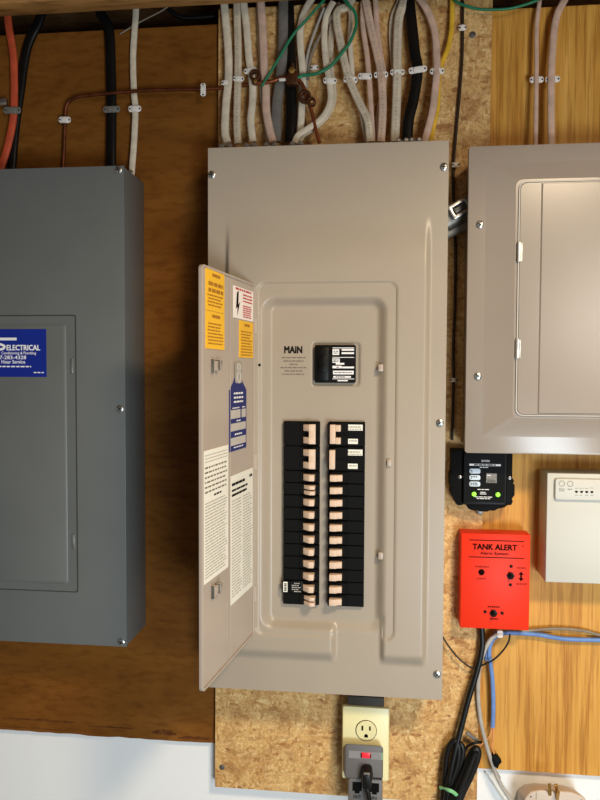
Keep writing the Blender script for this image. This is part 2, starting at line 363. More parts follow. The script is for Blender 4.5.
st = MB().box(-.4295, -.2838, 1.5303, 1.6128, -.0002, .0003, sF)
def sx(px): return at(px, 350, -.0035).x
def sz(py): return at(25, py, -.0035).z
st.text('ELECTRICAL', sx(6.8), sz(350.3), sz(345)-sz(350.3), sF, 1, 'L', sx(40)-sx(6.8), .045)
st.text('Conditioning & Plumbing', sx(36), sz(355.2), .0062, sF, 1, 'R', .063, .012)
st.text('7-283-4328', sx(26), sz(359.2), .0062, sF, 1, 'R', .048, .03)
st.text('Hour Service', sx(25), sz(363.6), .0062, sF, 1, 'R', .043, .025)
st.dashes(-.372, sx(31), sz(367.2), .0022, sF, 1, word=(.004, .009))
st.dashes(sx(33.5), sx(45), sz(373), .0018, sF, 1, word=(.004, .006))
# the big S with its long bar
pts = spline([Vector((sx(a), 0, sz(b))) for a, b in ((16.4, 339), (4, 339), (-6, 339.1), (-9.5, 341.2), (-6.5, 343.4), (0, 344.2), (4.2, 346), (3.6, 348.4), (-1, 349.6), (-10, 349.6))], 6)
for i in range(len(pts)-1):
    p, q = pts[i], pts[i+1]; d = (q-p).normalized(); n_ = Vector((-d.z, 0, d.x))*(.0023 if i < 12 else .0021); p = p-d*.0006; q = q+d*.0006
    st.flat([((p-n_).x, (p-n_).z), ((q-n_).x, (q-n_).z), ((q+n_).x, (q+n_).z), ((p+n_).x, (p+n_).z)], .0004+i*1e-6, sF, 1)
st.build('sticker', ['bluestick', 'wink'], gdo, smooth=0)['label'] = 'blue electrician sticker with white lettering'

# ------------------------------------------------------------------ main beige panel
PX1, PZ0, PZ1 = .394, 1.0, 1.9122
mp = thing('breaker_box', 'large beige breaker panel with open door and two columns of black breakers', 'breaker box', (.197, .093, PZ0))
MB().wbox(.003, PX1-.003, .0145, .0924, PZ0+.003, PZ1-.003).build('box_body', 'beige', mp, bevel=.0015)
def ss(t): t = max(0., min(1., t)); return t*t*(3-2*t)
def rr_sd(x, z, x0, z0, x1, z1, r):
    "signed distance to a rounded rectangle, negative inside"
    dx = abs(x-(x0+x1)/2)-(x1-x0)/2+r; dz = abs(z-(z0+z1)/2)-(z1-z0)/2+r
    return math.hypot(max(dx, 0), max(dz, 0))+min(max(dx, dz), 0)-r
HP, REC, TRAY = .0105, .0075, -.0065
def height(x, z):
    side = ss((x-.0290)/.009)*ss((.3680-x)/.009)
    topr = ss((1.800-z)/.095); bot = ss((z-1.0525)/.024)
    notch = max(ss((.2195-x)/.010), ss((x-.2895)/.010), ss((z-1.128)/.012))
    h = HP*side*topr*bot*notch
    d = rr_sd(x, z, .0840, 1.0985, .3150, 1.6880, .014)
    h = min(h, h+(REC-HP)*ss(-d/.003)) if h > REC else h
    d = rr_sd(x, z, .0900, 1.1060, .3000, 1.6660, .026)
    h = h+(TRAY-h)*ss(-d/.0185)
    d = rr_sd(x, z, .1735, 1.5160, .2560, 1.5915, .008)
    h = h-.0035*ss(-d/.0045)
    return h
NX, NZ = 198, 457
hf = MB(); V = []; Fc = []
for j in range(NZ):
    z = PZ0+(PZ1-PZ0)*j/(NZ-1)
    for i in range(NX):
        x = PX1*i/(NX-1); V.append((x, -height(x, z), z))
for j in range(NZ-1):
    for i in range(NX-1): a = j*NX+i; Fc.append((a, a+1, a+NX+1, a+NX))
hf.add(V, Fc)
# returned edge of the cover sheet
for x0, x1, z0, z1 in ((0, .0015, PZ0, PZ1), (PX1-.0015, PX1, PZ0, PZ1), (0, PX1, PZ0, PZ0+.0015), (0, PX1, PZ1-.0015, PZ1)):
    hf.wbox(x0, x1, .0002, .014, z0, z1)
hf.build('front_cover', 'beige', mp, smooth=45)
for x, z in ((.0065, 1.8680), (.3865, 1.8703), (.3850, 1.4587), (.3855, 1.0434), (.0075, 1.4587), (.0075, 1.0434)): screw(mp, x, .0, z, x*9+z)
def tabs(parent, x, y, z, w_=.009, h_=.016):
    MB().box(x-w_/2, x+w_/2, z-h_/2, z+h_/2, -y-.002, -y+.007).build('door_catch', 'beige2', parent, bevel=.0015)
for x, z in ((.2885, 1.5478), (.2912, 1.2386)): tabs(mp, x, -.0005, z, .008, .012)
tabs(mp, .3035, -.006, 1.3934, .007, .012)
for z in (1.6158, 1.391, 1.169):
    MB().tube([(.0825, -.0095, z-.013), (.0825, -.0095, z+.013)], .006, n=12, sub=0).build('hinge', 'beige2', mp)
MB().lathe([(.0024, 0), (.0022, .0006)], Fr(at(259.5, 365, -.0078)), 12).build('hole', 'slot', mp)
# MAIN breaker and its print
my = .0030+.0065
mF = Fr((0, .0065, 0))
pr = MB().text('MAIN', .1434, 1.5722, .0112, mF, 0, 'C', .0295, .055)
random.seed(5)
for k, (wd, z) in enumerate(((.040, 1.5637), (.034, 1.5580), (.014, 1.5525), (.044, 1.5470), (.030, 1.5415), (.038, 1.5360))):
    pr.dashes(.1440-wd/2, .1440+wd/2, z, .0019, mF, 1, word=(.003, .009), gap=.0014)
pr.build('printed_notice', ['ink', 'noticeink'], mp, smooth=0)
mb = MB().prism(rrect(.1800, 1.5230, .2480, 1.5856, .003), -.006, .0005)
mb.box(.1825, .2030, 1.527, 1.5815, .0005, .0016).box(.1880, .2000, 1.541, 1.567, .0016, .0085)
mb.box(.1890, .1992, 1.5425, 1.5515, .0085, .0120)
mbo = mb.build('main_breaker', ['blk2'], mp, bevel=.0012)
ml = MB().box(.2070, .2470, 1.5245, 1.5842, .0004, .0008)
mF = Fr((0, -.0008, 0))
for (a0, a1, b0, b1) in ((.2095, .2450, 1.5800, 1.5812), (.2095, .2205, 1.5690, 1.5785), (.2245, .2448, 1.5760, 1.5790), (.2245, .2448, 1.5705, 1.5735), (.2095, .2450, 1.5645, 1.5655), (.2095, .2215, 1.5560, 1.5632), (.2150, .2290, 1.5530, 1.5560), (.2095, .2250, 1.5470, 1.5512), (.2255, .2450, 1.5470, 1.5500), (.2105, .2445, 1.5370, 1.5432), (.2110, .2400, 1.5315, 1.5345), (.2095, .2455, 1.5292, 1.5302), (.2180, .2350, 1.5258, 1.5278)):
    ml.bar(a0, a1, b0, b1, .0003, mF, 1)
for (a0, a1, b0) in ((.2112, .2190, 1.5745), (.2112, .2190, 1.5715), (.2105, .2200, 1.5602), (.2105, .2200, 1.5578), (.2160, .2205, 1.5482), (.2125, .2420, 1.5395), (.2150, .2300, 1.5325)):
    ml.dashes(a0, a1, b0, .0012, mF, 0, c=.0005, word=(.002, .006), gap=.001)
ml.build('rating_label', ['blk2', 'wink'], mbo, smooth=0)['label'] = 'white on black rating label'
# branch breakers
PITCHZ = (1.4592-1.1503)/15
BY = .0065
def body_mb(x0, x1, n):
    b = MB(); h = PITCHZ*n
    b.box(x0, x1, -h+.0005, -.0005, -.0080, .0030)
    for k in range(n):
        z0 = -PITCHZ*(k+1)
        b.box(x0+(x1-x0)*.46, x1, z0+.0016, z0+PITCHZ-.0016, .0030, .0048)
    return b
def toggle_mb(s, hz=.0104, len_=.0195):
    "tan handle: a slope rising to a blunt lit end"
    b = MB(); F = Fr((0, 0, 0), (1, 0, 0), (0, 0, 1))
    if s < 0: prof = [(0.000, .0), (.0003, .0035), (.0108, .0145), (len_-.0005, .0140), (len_, 0)]
    else: prof = [(0, 0), (0, .0125), (.0100, .0125), (.0150, .0090), (len_+.001, .0085), (len_+.001, 0)]
    n = len(prof)
    V = [(a, -c, -hz/2) for a, c in prof]+[(a, -c, hz/2) for a, c in prof]
    b.add(V, [list(range(n)), list(range(n, 2*n))[::-1]]+[(i, n+i, n+(i+1) % n, (i+1) % n) for i in range(n)]); return b
XL0, XL1, XR0, XR1 = .1290, .1893, .2036, .2640
BODY = {('L', 1): proto(body_mb(0, XL1-XL0, 1), 'blk', bevel=.0007, seg=1), ('L', 2): proto(body_mb(0, XL1-XL0, 2), 'blk', bevel=.0007, seg=1)}
def mirror_body(n):
    b = body_mb(0, XR1-XR0, n)
    for v in b.v: v.x = (XR1-XR0)-v.x
    b.f = [f[::-1] for f in b.f]; return b
BODY[('R', 1)] = proto(mirror_body(1), 'blk', bevel=.0007, seg=1); BODY[('R', 2)] = proto(mirror_body(2), 'blk', bevel=.0007, seg=1)
TOGL = proto(toggle_mb(-1), 'toggle', bevel=.0009); TOGR = proto(toggle_mb(1), 'toggle', bevel=.0009); TOGS = proto(toggle_mb(-1, .0062), 'toggle', bevel=.0007)
def breaker(side, slot, n=1):
    x = XL0 if side == 'L' else XR0
    return inst('breaker', BODY[(side, n)], mp, (x, .0005, 1.4592-PITCHZ*slot))
FY = -.0040
LT, RT = .1625, .2068
for i, slot in enumerate((0, 2)):
    b = breaker('L', slot, 2)
    for k in (0, 1): inst('toggle', TOGL, b, (LT-.0005, FY, 1.4592-PITCHZ*(slot+k+.5)))
    MB().box(.1725, .1835, 1.4592-PITCHZ*(slot+2)+.0045, 1.4592-PITCHZ*slot-.0040, -FY+.0105, -FY+.0140).build('toggle_tie', 'toggle', b, bevel=.0008)
    b = breaker('R', slot, 2)
    zt, zb = 1.4592-PITCHZ*slot, 1.4592-PITCHZ*(slot+2)
    if slot == 0:
        t = MB().box(.2070, .2160, zb+.0055, zt-.0045, -FY+.0, -FY+.0135)
        for k in (0, 1): t.box(.2160, .2245, zt-PITCHZ*(k+.5)-.0052, zt-PITCHZ*(k+.5)+.0052, -FY, -FY+.0125)
    else: t = MB().box(.2062, .2155, zb+.0050, zt-.0050, -FY, -FY+.0135)
    t.build('toggle_tie', 'toggle', b, bevel=.0008)
    for k, (wd, h_) in enumerate(((.0275, .0098), (.0165, .0085))):
        zc = zt-PITCHZ*(k+.56)+(.002 if k == 0 else -.0002); xc = .2463 if k == 0 else .2440
        l = MB().box(xc-wd/2, xc+wd/2, zc-h_/2, zc+h_/2, -FY-.0012, -FY-.0005); F = Fr((0, FY+.0005, 0))
        l.dashes(xc-wd*.36, xc+wd*.40, zc-.0002, .0022, F, 1, word=(.002, .005), gap=.001)
        if k == 0: l.dashes(xc-wd*.44, xc+wd*.44, zc-.0036, .0014, F, 1, word=(.002, .005), gap=.001)
        l.build('label', ['paper', 'lightink'], b, smooth=0)
for slot in range(4, 15):
    b = breaker('L', slot); zc = 1.4592-PITCHZ*(slot+.5)
    if slot in (5, 14):
        for dz in (.0045, -.0045): inst('toggle', TOGS, b, (LT+(.0018 if slot == 14 else .001), FY, zc+dz))
    else: inst('toggle', TOGL, b, (LT, FY, zc))
    if slot == 13:
        MB().box(XL0-.0022, XL0+.0325, zc-.0103, zc+.0103, .003, .0062).build('raised_body', 'blk2', b, bevel=.0008)
        l = MB().box(XL0+.0005, XL0+.0078, zc-.0085, zc+.0085, .0062, .0066); F = Fr((0, -.0066, 0))
        l.dashes(-.0068, .0068, -.0012, .0042, Fr((XL0+.0052, -.0066, zc)).rot(math.pi/2), 1, word=(.0012, .0022), gap=.0010)
        l.build('label', ['paper', 'ink'], b, smooth=0)
        l = MB().box(XL0+.0135, XL0+.0310, zc-.0085, zc+.0085, .0062, .0065)
        for k in range(5): l.dashes(XL0+.0150+(.004 if k in (0, 4) else 0), XL0+.0300-(.003 if k % 2 else 0), zc-.0078+.0034*k, .0016, Fr((0, -.0065, 0)), 1, word=(.002, .005), gap=.001)
        l.build('label', ['blk2', 'lightink'], b, smooth=0)
for slot in range(4, 15):
    b = breaker('R', slot); inst('toggle', TOGR, b, (RT+.0004, FY, 1.4592-PITCHZ*(slot+.5)))

# open door with its stickers
DA = .1477; DD = Vector((-math.sin(DA), -math.cos(DA), 0)); HX = Vector((.0794, -.0075, 0)); DW = .2225
DF = Fr(HX, -DD, (0, 0, 1))           # a = -u along the width, b = z, c out of the inner face
dz0, dz1 = 1.0990, 1.6850
dm = MB().prism(rrect(-DW, dz0, -.001, dz1, .007), -.0040, 0, DF)
dm.ring(rrect(-DW, dz0, -.001, dz1, .007), rrect(-DW+.0035, dz0+.0035, -.0045, dz1-.0035, .005), 0, .0022, DF)
dm.box(-.1150, -.1130, dz0+.004, dz1-.004, 0, .0014, DF)
door = dm.build('door', 'beige2', mp, bevel=.0008)
door['label'] = 'open beige door covered with yellow, white and blue stickers'
def sticker(name, u0, u1, z0, z1, mats, fill, label=None, poly=None):
    c = .0012; b = MB().prism(poly or [(-u1, z0), (-u0, z0), (-u0, z1), (-u1, z1)], .0001, c, DF)
    fill(b, DF.off(0, 0, c)); o = b.build(name, mats, door, smooth=0)
    if label: o['label'] = label
    return o
def caution(u0, u1, z0, z1, big):
    def f(b, F):
        a0, a1 = -u1+.004, -u0-.004; h = z1-z0
        b.dashes(a0+.018, a1-.014, z1-.0085, .0042, F, 1, word=(.012, .03))
        z = z1-.016
        if big:
            for k in range(2): b.dashes(a0+.004, a1-.002, z-.0055, .0050, F, 1, word=(.008, .018), gap=.003); z -= .0090
        while z > z0+.005:
            b.dashes(a0+random.uniform(0, .004), a1-random.uniform(0, .014), z-.002, .0019, F, 1, word=(.005, .015)); z -= .0046
    return f
random.seed(11)
sticker('sticker', .1385, .2080, 1.6250, 1.6815, ['ylw', 'amberink'], caution(.1385, .2080, 1.6250, 1.6815, True), 'yellow caution sticker, upper one at the outer edge')
sticker('sticker', .1385, .2080, 1.5720, 1.6243, ['ylw', 'amberink'], caution(.1385, .2080, 1.5720, 1.6243, False), 'yellow caution sticker, lower one at the outer edge')
sticker('sticker', .0080, .0727, 1.5630, 1.6210, ['ylw', 'amberink'], caution(.0080, .0727, 1.5630, 1.6210, False), 'yellow caution sticker by the hinge')
def warn(b, F):
    b.dashes(-.092, -.018, 1.6665, .0030, F, 1, word=(.006, .02), gap=.003)
    b.flat([(-.086, 1.6620), (-.078, 1.6655), (-.080, 1.6440), (-.072, 1.6490), (-.085, 1.6262), (-.083, 1.6400), (-.090, 1.6370)], .0003, F, 2)
    for k in range(3): b.dashes(-.058, -.014, 1.6605-.0050*k, .0022, F, 1, word=(.006, .018))
    for k in range(6): b.dashes(-.058, -.014-random.uniform(0, .01), 1.6435-.0034*k, .0018, F, 1, word=(.006, .014))
sticker('sticker', .0075, .0985, 1.6228, 1.6715, ['pinkpaper', 'redink', 'darkred'], warn, 'white warning sticker with red print and lightning bolt')
def tagf(b, F):
    for k in range(3): b.dashes(-.100, -.058, 1.5060-.0065*k, .0028, F, 1, word=(.006, .014))
    b.dashes(-.106, -.074, 1.4842, .0018, F, 1); b.dashes(-.062, -.048, 1.4842, .0018, F, 1)
    b.bar(-.113, -.070, 1.4690, 1.4822, .0003, F, 2); b.bar(-.065, -.045, 1.4690, 1.4822, .0003, F, 2)
    b.dashes(-.088, -.070, 1.4640, .0020, F, 1)
    b.bar(-.113, -.045, 1.4500, 1.4618, .0003, F, 2); b.dashes(-.096, -.062, 1.4432, .0024, F, 1)
    b.bar(-.113, -.045, 1.4280, 1.4400, .0003, F, 2); b.dashes(-.100, -.056, 1.4236, .0018, F, 1)
sticker('hanging_tag', .041, .117, 1.4195, 1.5150, ['navy', 'wink', 'cardgrey'], tagf, 'navy blue hanging tag', [(-.117, 1.4195), (-.041, 1.4195), (-.041, 1.5120), (-.058, 1.5240), (-.064, 1.5310), (-.094, 1.5310), (-.100, 1.5240), (-.117, 1.5120)])
tl = MB().prism(rrect(-.094, 1.5230, -.064, 1.5560, .004), .0013, .0020, DF).ring(circ(-.079, 1.5325, .010, 16), circ(-.079, 1.5325, .0055, 16), .0020, .0030, DF, 1)
tl.ring(circ(-.079, 1.5475, .007, 16), circ(-.079, 1.5475, .004, 16), .0020, .0030, DF, 1)
tl.build('tag_strap', ['clear', 'cardgrey'], door, smooth=0)['label'] = 'clear grey strap holding the blue tag'
def sheet1(b, F):
    for k in range(3): b.dashes(-.212, -.127, 1.4240-.0045*k, .0012, F, 2, word=(.004, .010))
    z = 1.4065
    for k in range(6): b.dashes(-.213, -.128-random.uniform(0, .006), z, .0022, F, 3, word=(.004, .012), gap=.003); z -= .0068
    b.dashes(-.180, -.150, z-.001, .0026, F, 1); z -= .0085
    while z > 1.254: b.dashes(-.213, -.128-random.uniform(0, .012), z, .0014, F, 2, word=(.006, .02)); z -= .0043
sticker('sticker', .1225, .2175, 1.2470, 1.4316, ['paper', 'ink', 'lightink', 'noticeink'], sheet1, 'white instruction sheet at the outer half of the door')
def sheet2(b, F):
    b.dashes(-.1080, -.048, 1.3662, .0042, F, 1, word=(.009, .016), gap=.0014); b.dashes(-.026, -.012, 1.3690, .0045, F, 1, word=(.003, .006))
    b.dashes(-.108, -.036, 1.3575, .0032, F, 1, word=(.010, .022)); b.dashes(-.108, -.040, 1.3500, .0036, F, 1, word=(.010, .022), gap=.001)
    z = 1.342
    while z > 1.192:
        b.dashes(-.108, -.064-random.uniform(0, .008), z, .0014, F, 2, word=(.006, .018)); b.dashes(-.058, -.012-random.uniform(0, .012), z, .0014, F, 2, word=(.006, .016)); z -= .0046
sticker('sticker', .0080, .1115, 1.1840, 1.3822, ['paper', 'ink', 'lightink'], sheet2, 'white wiring chart sheet in the inner half of the door')
for z in (1.5483, 1.2290):
    h = MB().box(-.1890, -.1868, z-.0105, z+.0100, 0, .006, DF, 1).box(-.1745, -.1715, z-.0065, z+.0090, 0, .009, DF, 1).box(-.1715, -.1672, z+.001, z+.0090, .005, .009, DF, 1)
    h.box(-.1868, -.1745, z-.0065, z+.0070, .0, .006, DF)
    h.build('latch', ['beige2', 'dsteel'], door, bevel=.0006)

# ------------------------------------------------------------------ right panel
RX0, RX1, RZ0, RZ1 = .4255, .8050, 1.4106, 1.9014
rp = thing('breaker_box', 'beige electrical panel with closed door and raised frame on the right', 'breaker box', (.615, .105, RZ0))
MB().wbox(RX0+.007, RX1-.007, .006, .0924, RZ0+.007, RZ1-.007).build('box_body', 'beige3', rp, bevel=.0015)
c = MB().prism(rrect(RX0, RZ0, RX1, RZ1, .0045), -.014, 0)
o1 = rrect(RX0+.0275, RZ0+.0275, RX1-.0275, RZ1-.0275, .003); i1 = rrect(.4985, 1.4690, RX1-.0735, 1.8445, .010)
n = len(o1)
c.add([(a, 0, b) for a, b in o1]+[(a, -.0085, b) for a, b in i1], [(k, (k+1) % n, n+(k+1) % n, n+k) for k in range(n)])
c.add([(a, -.0085, b) for a, b in i1], [list(range(n))])
c.build('front_cover', 'beige3', rp, bevel=.0007, smooth=25)
RDX1 = RX1-.079
d = MB().ring(rrect(.5022, 1.4726, RDX1+.0018, 1.8414, .011), rrect(.5040, 1.4742, RDX1, 1.8398, .010), .0086, .0112, mi=1)  # outer ring lighter than the door: an edge highlight put into the colour
d.prism(rrect(.5040, 1.4742, RDX1, 1.8398, .010), .0086, .0110, top=rrect(.5050, 1.4752, RDX1-.001, 1.8388, .010))
d.prism([(.5362, 1.4765), (RDX1-.003, 1.4765), (RDX1-.003, 1.8375), (.5362, 1.8375)], .0110, .0130, top=[(.5382, 1.4775), (RDX1-.005, 1.4775), (RDX1-.005, 1.8365), (.5382, 1.8365)])
rd = d.build('door', ['beige3', 'cardgrey'], rp, bevel=0)
for z in (1.7310, 1.5790):
    MB().tube([(.5035, -.0112, z-.015), (.5035, -.0112, z+.015)], .0062, n=12, sub=0).box(.5045, .5085, z-.014, z+.014, .0108, .0125).build('hinge', 'steel', rd)
for z in (1.7775, 1.5350):
    for x in (.4445, RX1-.019): screw(rp, x, .0, z, z*5)

# ------------------------------------------------------------------ surge protector
sp_ = thing('surge_protector', 'black surge protector module with two green lights under the right panel', 'surge protector', (.462, .093, 1.302))
prof = [(.4140, 1.3260), (.4175, 1.3215), (.4185, 1.3165), (.4225, 1.3125), (.4290, 1.3130), (.4320, 1.3150), (.4385, 1.3130), (.4400, 1.3075), (.4480, 1.3045), (.4560, 1.3055), (.4590, 1.3030), (.4730, 1.3030), (.4760, 1.3050),
        (.4850, 1.3050), (.4900, 1.3085), (.5010, 1.3110), (.5060, 1.3150), (.5125, 1.3155), (.5150, 1.3220), (.5130, 1.3255), (.5150, 1.3290), (.5175, 1.3320), (.5175, 1.3500), (.5145, 1.3530), (.5165, 1.3570),
        (.5130, 1.3620), (.5130, 1.4090), (.4110, 1.4090), (.4110, 1.3700), (.4090, 1.3660), (.4090, 1.3470), (.4115, 1.3430), (.4105, 1.3330)]
MB().prism(prof, -.093, -.062).build('housing', 'blk', sp_, bevel=.0012)
MB().prism(rrect(.4285, 1.3140, .5045, 1.4090, .008), -.064, -.054, top=rrect(.4310, 1.3165, .5020, 1.4075, .007)).build('front_block', 'blk2', sp_, bevel=.0008)
F = Fr((0, .0538, 0)); l = MB().box(.4350, .4995, 1.3205, 1.4070, -.0004, .0002, F); q = lambda a: .435+a*.0645
l.text('EATON', .4640, 1.3935, .0033, F, 1, 'C', .0125, .02); l.bar(.4385, .4880, 1.3868, 1.3900, .0004, F, 1)
l.dashes(.4460, .4800, 1.3874, .0019, F, 3, c=.0006, word=(.003, .009), gap=.0012); l.dashes(.4550, .4700, 1.3836, .0013, F, 1, word=(.003, .006), gap=.001)
for k in range(3):
    zc = 1.3775-.0110*k; l.flat(rrect(.4390, zc-.0042, .4562, zc+.0042, .0030), .0004, F, 2)
    l.dashes(.4405, .4450 if k == 0 else .4510, zc+.0006, .0016, F, 3, c=.0006, word=(.002, .004), gap=.0008); l.dashes(.4405, .4540 if k == 2 else .4445, zc-.0022, .0014, F, 3, c=.0006, word=(.002, .004), gap=.0008)
l.bar(.4655, .4820, 1.3580, 1.3740, .0004, F, 4); l.dashes(.4665, .4740, 1.3700, .0016, F, 1, c=.0006)
for k in range(3): l.dashes(.4670, .4800, 1.3625-.0018*k, .0009, F, 3, c=.0006, word=(.002, .004), gap=.001)
l.dashes(.4520, .4700, 1.3458, .0013, F, 1, word=(.003, .007), gap=.001); l.dashes(.4565, .4660, 1.3410, .0012, F, 1); l.dashes(.4560, .4680, 1.3382, .0012, F, 1)
l.dashes(.4480, .4755, 1.3330, .0013, F, 1, word=(.003, .008), gap=.001); l.dashes(.4510, .4720, 1.3303, .0013, F, 1, word=(.003, .008), gap=.001)
for v in l.v:
    if v.x > .4375 and v.x < .4990: v.x = .4400+(v.x-.4385)*1.055; v.z -= .0038
l.build('front_label', ['blk', 'wink', 'bluelab', 'ink', 'screenfoil'], sp_, smooth=0)
for x in (.4486, .4882):
    MB().lathe([(.0040, 0), (.0036, .0014), (.002, .0022)], Fr((x, .0536, 1.3343)), 14).build('status_light', 'led', sp_)
for x in (.4256, .5085): inst('screw', SCREW, sp_, (x, .0615, 1.3620)).scale = (.48, .48, .48)
MB().box(.4570, .4680, 1.2950, 1.3035, -.093, -.078).build('conduit_stub', 'dsteel', sp_, bevel=.001)

# ------------------------------------------------------------------ tank alarm
al = thing('alarm_box', 'bright red tank alarm box with black lettering', 'alarm', (.4865, .105, 1.101))
AY = .058
MB().wbox(.4286, .5440, AY, .0924, 1.1014, 1.2662).build('case', 'red', al, bevel=.0016)
F = Fr((0, AY, 0)); t = MB()
def ax(px): return at(px, 560, AY).x
def az(px, py): return at(px, py, AY).z
for z in (1.2540, 1.2248): MB().box(.4420, .5338, z, z+.0013, 0, .0004, F).build('printed_rule', 'darkred', al, smooth=0)
def words(*rows):
    for kind, *r in rows:
        b = MB()
        if kind == 'text': b.text(r[0], r[1], r[2], r[3], F, 0, 'C', r[4], r[5])
        elif kind == 'dash': b.dashes(r[0], r[1], r[2], r[3], F, 0, word=(.0018, .003), gap=.0012)
        b.build('lettering', 'darkred', al, smooth=0)
words(('text', 'TANK ALERT', .4850, 1.2388, .0094, .0735, .05), ('text', 'Alarm System', .4845, 1.2288, .0062, .0470, .02), ('text', '*', .5315, 1.2450, .0032, .0032, 0),
      ('text', 'WARNING', .4640, 1.2075, .0030, .0235, 0), ('text', 'LIGHT', .4640, 1.1870, .0028, .0150, 0), ('text', 'HORN', .5300, 1.2075, .0032, .0140, 0), ('text', 'SILENCE', .5305, 1.1800, .0028, .0170, 0),
      ('dash', .4750, .4955, 1.1390, .0024), ('dash', .4790, .4930, 1.1182, .0022))
xa, zc = .5295, 1.1945
t.flat([(xa-.0014, zc-.003), (xa+.0014, zc-.003), (xa+.0014, zc+.003), (xa+.0045, zc+.003), (xa, zc+.0085), (xa-.0045, zc+.003), (xa-.0014, zc+.003)], .0004, F)
t.flat([(xa+.0045, zc-.0030), (xa-.0045, zc-.0030), (xa, zc-.0085)], .0004, F)
t.build('printed_arrow', 'darkred', al, smooth=0)
MB().lathe([(.0052, 0), (.0050, .0016), (.0034, .0024), (.0030, .0040), (.0012, .0048)], Fr((.4635, AY, 1.1995)), 16).build('indicator_lamp', 'darkred', al)
def lever(x, z, up):
    b = MB().lathe([(.0068, 0), (.0068, .0012), (.0045, .0016), (.0045, .0042), (.0030, .0046)], Fr((x, AY, z)), 6)
    b.tube([(x, AY-.004, z), (x+.0006, AY-.009, z+up*.5), (x+.001, AY-.013, z+up)], .0046, n=10, sub=4, mi=1); b.build('toggle_switch', ['blk2', 'blk'], al)
lever(.5120, 1.1950, .003); lever(.4845, 1.1290, .002)
for x, z in ((.5128, 1.2115), (.5120, 1.1795), (.4705, 1.1312), (.4990, 1.1300)):
    MB().lathe([(.0028, 0), (.0026, .0010), (.0012, .0018)], Fr((x, AY, z)), 10).build('rivet', 'blk2', al)

# ------------------------------------------------------------------ white control box
wb = thing('control_box', 'off white plastic control box with small button plate', 'control box', (.69, .105, 1.1898))
MB().wbox(.5665, .8150, .045, .105, 1.1898, 1.3740).build('case', 'offwhite', wb, bevel=.0022)
MB().prism(rrect(.5775, 1.3300, .7900, 1.3665, .004), -.045, -.0385, top=rrect(.5785, 1.3310, .7890, 1.3655, .004)).build('button_plate', 'offwhite', wb, bevel=.0008)
F = Fr((0, .0385, 0)); t = MB()
for x in (.5885, .6020): t.ring(circ(x, 1.3580, .0048, 22), circ(x, 1.3580, .0041, 22), 0, .0009, F, 0)
t.dashes(.5840, .5930, 1.3480, .0018, F, 0, word=(.002, .004), gap=.001); t.dashes(.5845, .5925, 1.3450, .0018, F, 0, word=(.002, .004), gap=.001); t.dashes(.5980, .6050, 1.3475, .0022, F, 0, word=(.002, .004), gap=.001)
for k in range(4):
    x = .6120+.0082*k; t.flat([(x-.0026, 1.3465), (x+.0026, 1.3465), (x+.0014, 1.3430), (x-.0014, 1.3430)], .0004, F, 1); t.dashes(x-.003, x+.003, 1.3500+(.001 if k == 3 else 0), .0012, F, 0, word=(.001, .003), gap=.001); t.dashes(x-.002, x+.0025, 1.3385, .0012, F, 0, word=(.001, .003), gap=.001)
t.build('printed_marks', ['outline', 'ink'], wb, smooth=0)

# ------------------------------------------------------------------ outlet and plug-in adapter
ol = thing('wall_outlet', 'ivory duplex wall outlet below the open panel', 'outlet', (.268, .093, .8255))
MB().wbox(.2360, .3000, .0555, .093, .838, .9720).build('junction_box', 'jbox', ol, bevel=.002)  # metal colour darkened for the shadow the panel throws on the box
MB().prism(rrect(.2268, .8255, .3098, .9570, .003), -.0555, -.0490, top=rrect(.2284, .8273, .3082, .9560, .003)).build('cover_plate', 'ivory', ol, bevel=.0008)
def receptacle(zc):
    b = MB().lathe([(.0178, 0), (.0175, .0014), (.0168, .0020)], Fr((.2692, .0490, zc)), 30)
    F = Fr((.2692, .0470, zc))
    b.ring(circ(0, 0, .0186, 30), circ(0, 0, .0178, 30), -.0024, -.0012, F, 1)
    b.bar(-.0082, -.0050, .0005, .0090, .0002, F, 1); b.bar(.0050, .0080, .0010, .0086, .0002, F, 1); b.flat(circ(0, -.0085, .0032, 14), .0002, F, 1); b.bar(-.0032, .0032, -.0115, -.0085, .0002, F, 1)
    b.build('receptacle', ['ivory', 'slot'], ol)
receptacle(.9155); receptacle(.8640)
ad = thing('plug_in_adapter', 'grey plug in surge adapter with red light on the outlet', 'adapter', (.265, .047, .768))
MB().prism(rrect(.2296, .8380, .2990, .8890, .006), -.0470, -.0300, top=rrect(.2330, .8385, .2988, .9005, .006)).build('upper_body', 'agrey', ad, bevel=.003, seg=3)
MB().prism(rrect(.2385, .7680, .2985, .8390, .004), -.0470, -.0315, top=rrect(.2395, .7690, .2978, .8385, .004)).build('lower_body', 'agrey', ad, bevel=.001)
F = Fr((0, .0300, 0)); t = MB().bar(.2400, .2982, .8755, .8885, .0003, F)
t.bar(.2962, .2976, .8755, .8880, .0005, F, 1); t.build('stripe', ['agrey2', 'tie'], ad, smooth=0)
MB().box(.2610, .2780, .8775, .8870, 0, .0022, F).build('power_light', 'redlamp', ad, bevel=.001)
for x in (.2617, .2773): MB().box(x-.0008, x+.0008, .8782, .8863, .0020, .0026, F).build('light_bezel', 'blk', ad)
for x, s in ((.2546, 'OUT'), (.2844, 'IN')):
    F = Fr((0, .0315, 0)); t = MB().bar(x-.0080, x+.0080, .8170, .8330, .0004, F, 0).bar(x-.0042, x+.0042, .8130, .8170, .0004, F, 0)
    t.text(s, x, .8040, .0056, F, 0, 'C', .0135 if s == 'OUT' else .0072, .02); t.build('phone_jack', 'slot', ad, smooth=0)
F = Fr((0, .0300, 0)); MB().dashes(.2820, .2960, .8412, .0028, F, 0, word=(.002, .004), gap=.0008).build('printed_line', 'slot', ad, smooth=0)

